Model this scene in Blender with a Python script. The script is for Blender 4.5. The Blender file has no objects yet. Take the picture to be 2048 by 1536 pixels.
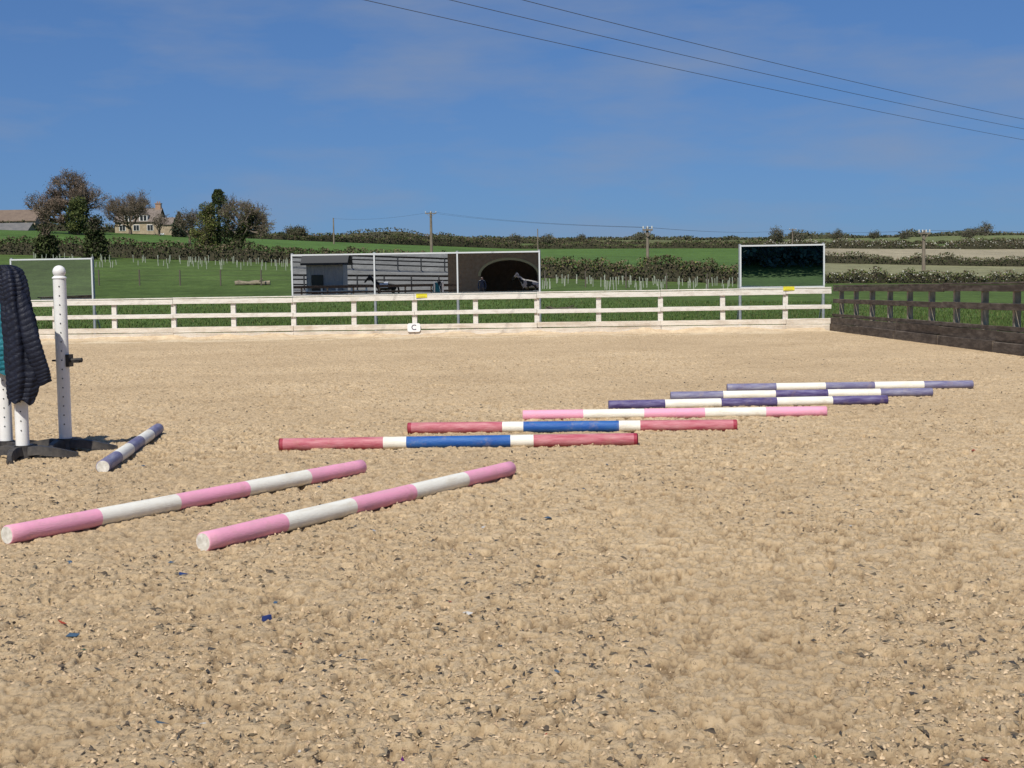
import bpy, math, random
import numpy as np
from mathutils import Matrix, Vector
random.seed(7); rng=np.random.default_rng(7)
SC=bpy.context.scene
def link(o,parent=None):
    SC.collection.objects.link(o)
    if parent: o.parent=parent
    return o
# ------------------------------------------------------------------ materials
def mat(name,col,rough=.8,metal=0.,var=None,scale=8.,stretch=(1,1,1),bump=0.,bscale=30.,spec=.3,detail=6.,lo=.35,hi=.65,dirt=None,dscale=3.,dlo=.5,dhi=.75):
    m=bpy.data.materials.new(name); m.use_nodes=True
    nt=m.node_tree; b=nt.nodes['Principled BSDF']
    b.inputs['Roughness'].default_value=rough; b.inputs['Metallic'].default_value=metal
    b.inputs['Specular IOR Level'].default_value=spec
    b.inputs['Base Color'].default_value=(*col,1)
    tc=nt.nodes.new('ShaderNodeTexCoord'); mp=nt.nodes.new('ShaderNodeMapping'); mp.inputs['Scale'].default_value=stretch
    nt.links.new(tc.outputs['Object'],mp.inputs['Vector'])
    if var is not None:
        n=nt.nodes.new('ShaderNodeTexNoise'); n.inputs['Scale'].default_value=scale; n.inputs['Detail'].default_value=detail
        n.inputs['Roughness'].default_value=.65
        r=nt.nodes.new('ShaderNodeValToRGB'); r.color_ramp.elements[0].position=lo; r.color_ramp.elements[1].position=hi
        r.color_ramp.elements[0].color=(*col,1); r.color_ramp.elements[1].color=(*var,1)
        nt.links.new(mp.outputs[0],n.inputs['Vector']); nt.links.new(n.outputs['Fac'],r.inputs['Fac']); cur=r.outputs['Color']
        if dirt is not None:
            n3=nt.nodes.new('ShaderNodeTexNoise'); n3.inputs['Scale'].default_value=dscale; n3.inputs['Detail'].default_value=10; n3.inputs['Roughness'].default_value=.75
            r3=nt.nodes.new('ShaderNodeValToRGB'); r3.color_ramp.elements[0].position=dlo; r3.color_ramp.elements[1].position=dhi
            r3.color_ramp.elements[0].color=(0,0,0,1); r3.color_ramp.elements[1].color=(.8,.8,.8,1)
            mx=nt.nodes.new('ShaderNodeMix'); mx.data_type='RGBA'; mx.inputs[7].default_value=(*dirt,1)
            nt.links.new(tc.outputs['Object'],n3.inputs['Vector']); nt.links.new(n3.outputs['Fac'],r3.inputs['Fac']); nt.links.new(r3.outputs['Color'],mx.inputs[0]); nt.links.new(cur,mx.inputs[6]); cur=mx.outputs[2]
        nt.links.new(cur,b.inputs['Base Color'])
    if bump>0:
        n2=nt.nodes.new('ShaderNodeTexNoise'); n2.inputs['Scale'].default_value=bscale; n2.inputs['Detail'].default_value=5
        bp=nt.nodes.new('ShaderNodeBump'); bp.inputs['Strength'].default_value=bump; bp.inputs['Distance'].default_value=.02
        nt.links.new(mp.outputs[0],n2.inputs['Vector']); nt.links.new(n2.outputs['Fac'],bp.inputs['Height']); nt.links.new(bp.outputs[0],b.inputs['Normal'])
    return m
def attrmat(name,rough=.9,noise=None,spec=.1,nscales=((.35,.35),(3.,.35))):
    m=bpy.data.materials.new(name); m.use_nodes=True; nt=m.node_tree; b=nt.nodes['Principled BSDF']
    b.inputs['Roughness'].default_value=rough; b.inputs['Specular IOR Level'].default_value=spec
    a=nt.nodes.new('ShaderNodeAttribute'); a.attribute_name='Col'; cur=a.outputs['Color']
    if noise:
        tc=nt.nodes.new('ShaderNodeTexCoord')
        for sc,amt in nscales:
            n=nt.nodes.new('ShaderNodeTexNoise'); n.inputs['Scale'].default_value=sc; n.inputs['Detail'].default_value=8; n.inputs['Roughness'].default_value=.7
            nt.links.new(tc.outputs['Object'],n.inputs['Vector'])
            mr=nt.nodes.new('ShaderNodeMapRange'); mr.inputs['From Min'].default_value=.3; mr.inputs['From Max'].default_value=.7
            mr.inputs['To Min'].default_value=1-amt; mr.inputs['To Max'].default_value=1+amt
            nt.links.new(n.outputs['Fac'],mr.inputs['Value'])
            vm=nt.nodes.new('ShaderNodeVectorMath'); vm.operation='SCALE'
            nt.links.new(cur,vm.inputs[0]); nt.links.new(mr.outputs[0],vm.inputs['Scale']); cur=vm.outputs[0]
    nt.links.new(cur,b.inputs['Base Color'])
    return m
# ------------------------------------------------------------------ numpy noise
def vnoise(x,y,seed=0):
    xi=np.floor(x).astype(np.int64); yi=np.floor(y).astype(np.int64); fx=x-xi; fy=y-yi
    fx=fx*fx*(3-2*fx); fy=fy*fy*(3-2*fy)
    def h(a,b):
        n=(a*374761393+b*668265263+seed*1274126177)&0xffffffff
        n=((n^(n>>13))*1274126177)&0xffffffff
        n=(n^(n>>16))&0xffff
        return n/65535.
    return (h(xi,yi)*(1-fx)+h(xi+1,yi)*fx)*(1-fy)+(h(xi,yi+1)*(1-fx)+h(xi+1,yi+1)*fx)*fy
def sstep(a,b,x):
    t=np.clip((x-a)/(b-a),0,1); return t*t*(3-2*t)
# ------------------------------------------------------------------ mesh helper
def np_mesh(name,V,F,mats,cols=None,mi=None,smooth=False,parent=None):
    V=np.asarray(V,dtype=np.float32); F=np.asarray(F,dtype=np.int32); k=F.shape[1]
    me=bpy.data.meshes.new(name); me.vertices.add(len(V)); me.vertices.foreach_set('co',V.ravel())
    me.loops.add(F.size); me.loops.foreach_set('vertex_index',F.ravel())
    me.polygons.add(len(F)); me.polygons.foreach_set('loop_start',np.arange(0,F.size,k,dtype=np.int32))
    me.polygons.foreach_set('loop_total',np.full(len(F),k,dtype=np.int32))
    if mi is not None: me.polygons.foreach_set('material_index',np.asarray(mi,dtype=np.int32))
    if smooth: me.polygons.foreach_set('use_smooth',np.ones(len(F),dtype=bool))
    me.update(calc_edges=True)
    if cols is not None:
        a=me.color_attributes.new('Col','FLOAT_COLOR','POINT')
        c=np.ones((len(V),4),dtype=np.float32); c[:,:3]=cols; a.data.foreach_set('color',c.ravel())
    for m in mats: me.materials.append(m)
    return link(bpy.data.objects.new(name,me),parent)
class MB:
    def __init__(s): s.v=[];s.f=[];s.m=[];s.sm=[]
    def add(s,vs,fs,m=0,smooth=False):
        b=len(s.v); s.v+=[tuple(v) for v in vs]; s.f+=[tuple(b+i for i in f) for f in fs]; s.m+=[m]*len(fs); s.sm+=[smooth]*len(fs)
    def box(s,c,d,m=0,rz=0.,rx=0.,ry=0.,jit=0.):
        R=Matrix.Rotation(rz,3,'Z')@Matrix.Rotation(ry,3,'Y')@Matrix.Rotation(rx,3,'X'); c=Vector(c)
        vs=[]
        for x in(-.5,.5):
            for y in(-.5,.5):
                for z in(-.5,.5):
                    j=Vector([random.uniform(-jit,jit) for _ in range(3)])
                    vs.append(c+R@Vector((x*d[0],y*d[1],z*d[2]))+j)
        s.add(vs,[(0,1,3,2),(4,6,7,5),(0,4,5,1),(2,3,7,6),(0,2,6,4),(1,5,7,3)],m)
    def beam(s,p,q,w,h,m=0,jit=0.):
        p=Vector(p);q=Vector(q);d=q-p;L=d.length;rz=math.atan2(d.y,d.x);ry=-math.asin(d.z/L)
        s.box((p+q)/2,(L,w,h),m,rz=rz,ry=ry,jit=jit)
    def tube(s,pts,rs,n=8,m=0,caps=True,smooth=True):
        pts=[Vector(p) for p in pts]; rings=[]; N=len(pts)
        for i,p in enumerate(pts):
            d=(pts[min(i+1,N-1)]-pts[max(i-1,0)]).normalized()
            a=Vector((0,0,1)) if abs(d.z)<.9 else Vector((1,0,0))
            u=d.cross(a).normalized(); v=d.cross(u).normalized(); r=rs[i] if hasattr(rs,'__len__') else rs
            rings.append([p+(u*math.cos(2*math.pi*k/n)+v*math.sin(2*math.pi*k/n))*r for k in range(n)])
        vs=[x for r in rings for x in r]; fs=[]
        for i in range(N-1):
            for k in range(n): fs.append((i*n+k,i*n+(k+1)%n,(i+1)*n+(k+1)%n,(i+1)*n+k))
        s.add(vs,fs,m,smooth)
        if caps:
            s.add(rings[0],[tuple(range(n))],m); s.add(rings[-1],[tuple(range(n-1,-1,-1))],m)
    def sphere(s,c,r,m=0,n=12,k=8,sq=(1,1,1)):
        vs=[];fs=[]
        for i in range(k+1):
            ph=math.pi*i/k
            for j in range(n):
                th=2*math.pi*j/n; vs.append((c[0]+r*sq[0]*math.sin(ph)*math.cos(th),c[1]+r*sq[1]*math.sin(ph)*math.sin(th),c[2]+r*sq[2]*math.cos(ph)))
        for i in range(k):
            for j in range(n): fs.append((i*n+j,(i+1)*n+j,(i+1)*n+(j+1)%n,i*n+(j+1)%n))
        s.add(vs,fs,m,True)
    def build(s,name,mats,parent=None,bevel=0.):
        me=bpy.data.meshes.new(name); me.from_pydata(s.v,[],s.f)
        for m in mats: me.materials.append(m)
        me.polygons.foreach_set('material_index',s.m); me.polygons.foreach_set('use_smooth',s.sm); me.update()
        o=link(bpy.data.objects.new(name,me),parent)
        if bevel>0:
            b=o.modifiers.new('b','BEVEL'); b.width=bevel; b.segments=2; b.limit_method='ANGLE'
        return o
# ------------------------------------------------------------------ terrain
TR=np.array([0,44,55,70,90,120,180,250,400,700,1500,3000.])
def zt(t): z=1.25+np.array(t)*TR; z[:2]=-.1; return z
ZM=zt([0,0,-.018,-.004,.008,.017,.025,.030,.0345,.0377,.034,.030])
ZL=zt([0,0,-.018,-.002,.014,.030,.041,.050,.0495,.047,.040,.035])
ZR=zt([0,0,-.022,-.014,-.004,.005,.015,.022,.028,.036,.034,.030])
def terr(x,y):
    x=np.asarray(x,dtype=float); y=np.asarray(y,dtype=float)
    a=np.arctan2(x,y); r=np.hypot(x,y); ac=np.clip(a,-.5,.5); s=np.tan(ac); d=r*np.cos(ac)
    zm=np.interp(d,TR,ZM); zl=np.interp(d,TR,ZL); zr=np.interp(d,TR,ZR)
    wl=np.clip(-s/.33,0,1.2); wr=np.clip(s/.35,0,1.2)
    z=zm+wl*(zl-zm)+wr*(zr-zm)
    z=z+(vnoise(x/60.+9,y/60.+9,3)-.5)*np.clip((d-90)/400,0,1)*1.8
    zb=np.interp(-y,[0,22,45,80,200,3000],[-.1,-.05,2.2,8.5,14,22])
    wb=sstep(1.35,1.95,np.abs(a))
    return z*(1-wb)+zb*wb
HS=[-.6,-.33,-.17,-.02,.02,.17,.24,.35,.6]
HD={1:[125,125,122,101,98,94,99,106,112],2:[200,200,205,225,230,205,185,180,180],3:[262,262,280,325,330,335,338,340,345],4:[420,430,440,480,480,480,480,500,500]}
def hedge_d(i,s): return np.interp(s,HS,HD[i])
def terr_col(x,y):
    a=np.arctan2(x,y); r=np.hypot(x,y); ac=np.clip(a,-.5,.5); s=np.tan(ac); d=r*np.cos(ac)
    c=np.empty(x.shape+(3,)); c[:]=(.072,.112,.028)
    far=[((.074,.135,.030),(.075,.13,.032),(.21,.205,.11)),((.075,.135,.032),(.08,.14,.032),(.31,.27,.18)),((.13,.125,.055),(.10,.13,.045),(.10,.135,.045)),((.11,.13,.055),(.12,.13,.055),(.14,.16,.065))]
    for i in(1,2,3,4):
        k=d>hedge_d(i,s); L,M,R=[np.array(q) for q in far[i-1]]
        w=np.clip((s+.12)/.04,0,1)[...,None]; w2=np.clip((s-.19)/.03,0,1)[...,None]
        cc=L*(1-w)+M*w; cc=cc*(1-w2)+R*w2
        c[k]=cc[k]
    yard=(y<-8)&(y>-75)&(x<9)&(x>-26)
    c[yard]=(.24,.235,.22)
    return c
ang=np.unique(np.round(np.concatenate([np.arange(-180,-32,3.),np.arange(-32,32,.16),np.arange(32,181,3.)]),3)); ang=ang[ang<180]
rad=np.concatenate([[6,12,18,24,30,36],np.geomspace(40,3200,190)])
AA,RR=np.meshgrid(np.radians(ang),rad); X=RR*np.sin(AA); Y=RR*np.cos(AA); Z=terr(X,Y)
na,nr=len(ang),len(rad); idx=np.arange(na*nr).reshape(nr,na); nx=np.roll(idx,-1,axis=1)
F=np.stack([idx[:-1],idx[1:],nx[1:],nx[:-1]],-1).reshape(-1,4)
V=np.stack([X,Y,Z],-1).reshape(-1,3)
cols=terr_col(X,Y).reshape(-1,3)
M_field=attrmat('field_grass',noise=True,nscales=((.06,.25),(.5,.3),(3.,.35),(14.,.35)))
np_mesh('terrain',V,F,[M_field],cols=cols,smooth=True)
# ------------------------------------------------------------------ leaf clouds
M_leaf=attrmat('foliage',rough=.75)
def leaves(P,size,cols,flat=0.):
    n=len(P); a=rng.normal(size=(n,3)); a/=np.linalg.norm(a,axis=1)[:,None]
    b=rng.normal(size=(n,3)); b-=a*(a*b).sum(1)[:,None]; b/=np.linalg.norm(b,axis=1)[:,None]
    s=(size*(.6+.8*rng.random(n)))[:,None]
    a=a*s*.5;b=b*s*.5*.7
    V=np.stack([P-a-b*.3,P-b,P+a+b*.3,P+b],1).reshape(-1,3)
    F=np.arange(4*n).reshape(n,4)
    return V,F,np.repeat(cols,4,axis=0)
def palette(n,pal,w,jit=.25):
    pal=np.array(pal); i=rng.choice(len(pal),n,p=np.array(w)/sum(w)); return pal[i]*(1-jit+2*jit*rng.random((n,1)))
def merge(parts):
    V=[];F=[];C=[];b=0
    for v,f,c in parts: V.append(v);F.append(f+b);C.append(c);b+=len(v)
    return np.vstack(V),np.vstack(F),np.vstack(C)
def ribbon_core(px,py,pz,h,w,col):
    n=len(px); z=pz
    A=np.stack([px,py-w,z-.3],-1);B=np.stack([px,py-w*.7,z+h],-1);C=np.stack([px,py+w*.7,z+h],-1);D=np.stack([px,py+w,z-.3],-1)
    V=np.concatenate([A,B,C,D]); F=[]
    i=np.arange(n-1)
    for k in range(3): F.append(np.stack([k*n+i,k*n+i+1,(k+1)*n+i+1,(k+1)*n+i],-1))
    F=np.vstack(F); return V,F,np.tile(np.array(col),(len(V),1))
G_D=(.045,.058,.022);G_M=(.075,.095,.032);BR=(.12,.092,.06);BK=(.04,.038,.022);BL=(.38,.37,.31);YG=(.13,.145,.04)
def hedge(name,s0,s1,i,h,w,n,size,pal,wt,off=0.,hv=.3,seed=1):
    s=np.linspace(s0,s1,200); d=hedge_d(i,s)+off; x=s*d; z=terr(x,d)
    hh=h*(1-hv/2+hv*vnoise(s*200,s*0+seed,seed)+hv*.8*(vnoise(s*45,s*0,seed+5)-.5))
    parts=[ribbon_core(x,d,z,hh*.68,w*.35,BK)]
    u=rng.uniform(s0,s1,n); du=hedge_d(i,u)+off; xu=u*du; zu=terr(xu,du); hu=np.interp(u,s,hh)
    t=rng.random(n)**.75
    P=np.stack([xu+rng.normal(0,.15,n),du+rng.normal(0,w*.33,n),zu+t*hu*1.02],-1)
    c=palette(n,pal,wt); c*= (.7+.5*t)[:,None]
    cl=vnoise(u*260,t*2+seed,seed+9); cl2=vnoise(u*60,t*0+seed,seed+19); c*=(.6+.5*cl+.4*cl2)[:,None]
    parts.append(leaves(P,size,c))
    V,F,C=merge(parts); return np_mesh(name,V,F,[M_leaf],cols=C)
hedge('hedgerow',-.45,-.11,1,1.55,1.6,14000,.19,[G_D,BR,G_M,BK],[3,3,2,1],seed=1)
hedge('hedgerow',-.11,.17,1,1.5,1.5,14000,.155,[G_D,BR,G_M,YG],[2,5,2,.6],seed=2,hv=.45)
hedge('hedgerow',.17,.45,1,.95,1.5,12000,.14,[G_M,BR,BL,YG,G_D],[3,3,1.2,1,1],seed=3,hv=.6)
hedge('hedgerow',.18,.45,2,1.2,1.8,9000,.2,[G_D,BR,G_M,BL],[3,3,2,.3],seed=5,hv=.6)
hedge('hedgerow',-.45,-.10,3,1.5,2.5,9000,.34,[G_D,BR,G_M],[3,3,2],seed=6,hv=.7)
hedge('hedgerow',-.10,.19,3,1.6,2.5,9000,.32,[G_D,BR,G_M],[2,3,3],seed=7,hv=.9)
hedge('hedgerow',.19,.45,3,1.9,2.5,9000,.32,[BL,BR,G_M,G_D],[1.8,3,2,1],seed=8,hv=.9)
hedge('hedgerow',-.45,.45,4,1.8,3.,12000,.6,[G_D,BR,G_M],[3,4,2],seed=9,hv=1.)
def treeline():
    s=np.linspace(-.45,.45,300); d=np.full(300,690.); x=s*d; z=terr(x,d); 
    hh=1.2+3.6*vnoise(s*60,s*0,11)**3+4.*sstep(-.145,-.11,s)*(1-sstep(-.08,-.05,s))
    n=14000;u=rng.uniform(-.45,.45,n);t=rng.random(n);hu=np.interp(u,s,hh)
    P=np.stack([u*690,690+rng.normal(0,3,n),np.interp(u,s,z)+t*hu],-1)
    parts=[ribbon_core(x,d,z,hh*.7,1.,(.06,.06,.035)),leaves(P,1.0,palette(n,[(.065,.08,.045),(.11,.1,.07),(.08,.095,.05)],[2,3,2]))]
    V,F,C=merge(parts); np_mesh('distant_treeline',V,F,[M_leaf],cols=C)
treeline()
# ------------------------------------------------------------------ trees
def tree(name,base,H,W,lean=(0,0),depth=6,kids=4,r0=.35,leaf=None,nleaf=0,lsize=.25,lw=None,trunkfrac=.22,seed=0,upb=.25,ivy=0,ivycol=None,twr=.016):
    R=random.Random(seed); segs=[];tips=[]
    bx,by=base; bz=float(terr(bx,by))-.2; b=Vector((bx,by,bz)); ctr=b+Vector((lean[0]*.6,lean[1]*.6,H*(.5+trunkfrac*.45)))
    top=b+Vector((lean[0]*trunkfrac,lean[1]*trunkfrac,H*trunkfrac))
    segs.append((b,b.lerp(top,.5)+Vector((R.uniform(-.1,.1),0,0)),r0*1.25,r0)); segs.append((segs[0][1],top,r0,r0*.85))
    L0=H*(1-trunkfrac)*.33
    def rec(p,d,L,r,k):
        if k==0: tips.append(p); return
        q=p+d*L
        m=p+d*L*.5+Vector((R.gauss(0,1),R.gauss(0,1),R.gauss(0,.7)))*L*.06
        segs.append((p,m,r,r*.85)); segs.append((m,q,r*.85,r*.7))
        if k<=2: tips.append(m)
        for i in range(kids):
            if R.random()<.1: continue
            v=Vector((R.gauss(0,1),R.gauss(0,1),R.gauss(0,.8))).normalized()
            nd=(d*.75+v*.75+Vector((lean[0],lean[1],0))*.03+Vector((0,0,upb))).normalized()
            e=q+nd*L*.7-ctr; rr=(e.x/(W*.5))**2+(e.y/(W*.5))**2+(e.z/(H*.5))**2
            sc=R.uniform(.6,.9)
            if rr>1: sc*=.45
            st=R.uniform(.55,1)
            rec(p.lerp(q,st),nd,L*sc,max(r*.62,twr),k-1)
    n0=5
    for i in range(n0):
        a=2*math.pi*i/n0+R.uniform(-.4,.4); el=R.uniform(.45,1.2) if i else 1.45
        hs=W/H
        d=Vector((math.cos(a)*math.cos(el)*hs*1.4+lean[0]/H*.7,math.sin(a)*math.cos(el)*hs*1.4,math.sin(el))).normalized()
        rec(top-Vector((0,0,R.uniform(0,.25)*H*trunkfrac)),d,L0*R.uniform(.8,1.15),r0*.6,depth)
    P0=np.array([s[0][:] for s in segs]);P1=np.array([s[1][:] for s in segs]);r1=np.array([s[2] for s in segs]);r2=np.array([s[3] for s in segs])
    D=P1-P0;D/=np.linalg.norm(D,axis=1)[:,None]+1e-9
    ref=np.where(np.abs(D[:,2:3])<.9,np.array([[0,0,1.]]),np.array([[1.,0,0]])); U=np.cross(D,ref);U/=np.linalg.norm(U,axis=1)[:,None];Wv=np.cross(D,U)
    k=4;V=[]
    for P,r in((P0,r1),(P1,r2)):
        for j in range(k):
            an=2*math.pi*j/k; V.append(P+(U*math.cos(an)+Wv*math.sin(an))*r[:,None])
    n=len(segs);V=np.stack(V,1).reshape(-1,3);F=[]
    bi=np.arange(n)*2*k
    for j in range(k): F.append(np.stack([bi+j,bi+(j+1)%k,bi+k+(j+1)%k,bi+k+j],-1))
    F=np.vstack(F); C=np.tile(np.array([[.15,.12,.09]]),(len(V),1))*(.8+.5*rng.random((len(V),1)))
    parts=[(V,F,C)]
    if nleaf and leaf:
        T=np.array([t[:] for t in tips]); i=rng.integers(0,len(T),nleaf); P=T[i]+rng.normal(0,lsize*1.6,(nleaf,3))
        cc=palette(nleaf,leaf,lw or [1]*len(leaf)); cc*=(.6+.7*vnoise(P[:,0]*.9+P[:,1],P[:,2]*.9,seed))[:,None]
        parts.append(leaves(P,lsize,cc))
    if ivy:
        t=rng.random(ivy); ra=(.45+.5*vnoise(t*6,t*0,seed))*r0*2.6+rng.normal(0,.18,ivy); an=rng.random(ivy)*6.28
        P=np.stack([bx+lean[0]*t*.5+np.cos(an)*ra,by+np.sin(an)*ra,bz+t*H*.55],-1)
        parts.append(leaves(P,.24,palette(ivy,ivycol or [G_D,BK,G_M],[2,1,1])))
    V,F,C=merge(parts); return np_mesh(name,V,F,[M_leaf],cols=C)
def blob_tree(name,base,z0,H,W,pal,wt,n,size,seed=0,lobes=9):
    bx,by=base; bz=float(terr(bx,by)); R=np.random.default_rng(seed); parts=[]
    cl=[]
    for i in range(lobes):
        t=(i+.5)/lobes
        rad=W*.36*math.sin(math.pi*min(.95,.15+t*.85))*R.uniform(.5,1.1); rr=W*.2*R.uniform(.7,1.2)
        for j in range(3):
            a=R.random()*6.28; cl.append((bx+math.cos(a)*rad*.75,by+math.sin(a)*rad*.75,bz+z0+t*(H-z0-rr*.5),rr))
    cl=np.array(cl); i=R.integers(0,len(cl),n); v=R.normal(size=(n,3)); v/=np.linalg.norm(v,axis=1)[:,None]
    P=cl[i,:3]+v*(cl[i,3]*R.random(n)**.4)[:,None]*np.array([1,1,.8])
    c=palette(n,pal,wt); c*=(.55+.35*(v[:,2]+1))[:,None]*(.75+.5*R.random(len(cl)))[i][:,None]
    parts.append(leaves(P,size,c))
    m=MB(); m.tube([(bx,by,bz-.3),(bx+.1,by,bz+H*.45),(bx,by,bz+H*.9)],[.32,.22,.05],n=6)
    for q in cl[::2]: m.tube([(bx,by,max(bz+z0*.6,q[2]-q[3]-.5)),tuple(q[:3])],[.09,.03],n=4,caps=False)
    V=np.array(m.v);F=np.array([f for f in m.f if len(f)==4]);parts.append((V,F,np.tile(np.array([[.09,.075,.055]]),(len(V),1))))
    V,F,C=merge(parts); return np_mesh(name,V,F,[M_leaf],cols=C)
def cone_tree(name,base,z0,H,W,pal,wt,n,size,seed=0,pw=.8,tm=1.):
    bx,by=base; bz=float(terr(bx,by)); R=np.random.default_rng(seed)
    t=R.random(n)**1.1*tm; a=R.random(n)*6.283
    rad=W*.5*(1-t**1.4)**pw*(.55+.65*vnoise(a*1.6+t*7,t*H*1.5,seed)); rr=rad*(.35+.65*R.random(n)**.5)
    P=np.stack([bx+np.cos(a)*rr,by+np.sin(a)*rr,bz+z0+t/tm*(H-z0)-rr*.25+rr*.25*(R.random(n)-.3)],-1)
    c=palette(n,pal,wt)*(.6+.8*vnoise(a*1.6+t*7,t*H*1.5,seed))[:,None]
    m=MB(); m.tube([(bx,by,bz-.3),(bx,by,bz+H*.5),(bx,by,bz+H*.96)],[.3,.18,.03],n=6)
    V=np.array(m.v);F=np.array([f for f in m.f if len(f)==4])
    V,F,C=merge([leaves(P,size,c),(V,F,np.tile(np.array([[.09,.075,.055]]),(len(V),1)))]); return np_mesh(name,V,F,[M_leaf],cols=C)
BUD=[(.17,.125,.095),(.13,.095,.07),(.20,.15,.11)]
tree('bare_tree',(-75.6,230),11.3,14.5,depth=6,kids=4,r0=.5,leaf=BUD,nleaf=20000,lsize=.17,seed=3,trunkfrac=.15)
tree('bare_tree',(-68.6,241),9.,9.5,depth=6,kids=4,r0=.3,leaf=[(.22,.19,.13),(.18,.15,.11)],nleaf=2500,lsize=.15,seed=5,trunkfrac=.15)
blob_tree('ivy_clad_tree',(-72.5,224),.6,6.4,6.5,[G_D,G_M,YG],[3,3,1.5],6500,.26,seed=6)
tree('bare_tree',(-48,200),6.5,4.5,depth=5,kids=4,r0=.2,leaf=[(.15,.13,.09),(.11,.11,.06)],nleaf=1200,lsize=.18,seed=8)
tree('bare_tree',(-62.5,238),5,4,depth=5,kids=3,r0=.18,leaf=[(.14,.12,.09)],nleaf=500,lsize=.2,seed=18)
cone_tree('fir_tree',(-58.5,236),.2,4.4,3.8,[(.04,.055,.035),BK],[2,1],2200,.3,seed=9)
cone_tree('conifer_tree',(-32.9,151),1.,7.3,5.2,[(.035,.055,.024),G_D,(.07,.085,.032),BK],[3,2,1.5,1],9000,.18,seed=10,pw=.85,tm=.9)
blob_tree('ivy_clad_tree',(-34.0,149.4),.3,5.8,4.4,[YG,(.12,.125,.04),G_M,BR],[3,3,2,2],8000,.15,seed=11,lobes=11)
tree('willow_tree',(-31.0,148),8.0,7.5,lean=(4.2,0),depth=6,kids=4,r0=.3,leaf=[YG,(.18,.19,.08),BR,(.2,.19,.13)],nleaf=3800,lsize=.11,seed=12,ivy=2200,upb=.1,trunkfrac=.3)
tree('pollard_tree',(-41.4,119),4.0,2.8,depth=3,kids=3,r0=.36,seed=13,ivy=2500,trunkfrac=.6,leaf=[BR,G_D],nleaf=700,lsize=.16)
tree('pollard_tree',(-37,119),5.0,2.2,depth=3,kids=3,r0=.38,seed=14,ivy=3500,trunkfrac=.6,leaf=[G_D,BK],nleaf=900,lsize=.16)
tree('bare_tree',(-55.6,350),5.0,8.5,depth=5,kids=4,r0=.35,leaf=[(.13,.115,.075),(.07,.085,.04)],nleaf=4000,lsize=.3,seed=15,trunkfrac=.12)
for (x,y,h,w,sd) in [(2,470,4,5,21),(14,475,3.5,5,22),(97,480,8,8,23),(104,480,5,6,24),(137,640,6,8,25),(160,650,6,12,26),(208,600,7,11,27),(-45,640,4,8,28),(175,640,5,8,31),(232,650,8,13,32),(34,640,4,9,33),(63,645,4,12,34),(-40,400,3,6,35),(-85,300,4,6,36),(190,640,4,14,37),(220,640,5,9,38)]:
    tree('bare_tree',(x,y),h,w,depth=4,kids=4,r0=.25,leaf=[(.13,.115,.085),(.09,.10,.06)],nleaf=1500,lsize=.4,seed=sd,trunkfrac=.12)
# ------------------------------------------------------------------ sand arena
def sand_parts(x,y):
    a=.5+.9*vnoise(x*.45,y*.45,1)
    h=.014*(vnoise(x*3.2,y*3.2,2)-.5)+.006*(vnoise(x*7,y*7,22)-.5)
    wx=x+.02*vnoise(x*20,y*20,41); wy=y+.02*vnoise(x*20,y*20,42)
    n=.5*vnoise(wx*16,wy*16,4)+.5*vnoise(wx*37,wy*37,14); f=a*.016*(sstep(.36,.50,n)-.7)
    n2=.5*vnoise(wx*44+5,wy*38,5)+.5*vnoise(x*88,y*88,6); f+=a*.012*(sstep(.34,.5,n2)-.6)
    f+=.005*(vnoise(x*120,y*120,8)-.5)
    ring=vnoise(x*6.5+3,y*6.5,9)*.7+.3*vnoise(x*21,y*21,19); h-=a*.020*sstep(.68,.74,ring)
    return h,f
def sand_h(x,y):
    h,f=sand_parts(x,y); return h+f
def xl(y): return np.maximum(-15.9,-(2.2+.43*y))
def xr(y): return np.minimum(8.55+.0185*(y-0)-.02,2.2+.43*y)
ys=np.geomspace(2.9,38.9,1350); ss=np.linspace(0,1,1350)
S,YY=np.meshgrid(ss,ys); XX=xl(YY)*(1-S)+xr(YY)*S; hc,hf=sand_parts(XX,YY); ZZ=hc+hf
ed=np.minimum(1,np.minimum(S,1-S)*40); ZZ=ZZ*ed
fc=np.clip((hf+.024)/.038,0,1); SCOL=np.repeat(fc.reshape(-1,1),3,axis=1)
idx=np.arange(XX.size).reshape(XX.shape); F=np.stack([idx[:-1,:-1],idx[:-1,1:],idx[1:,1:],idx[1:,:-1]],-1).reshape(-1,4)
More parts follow.
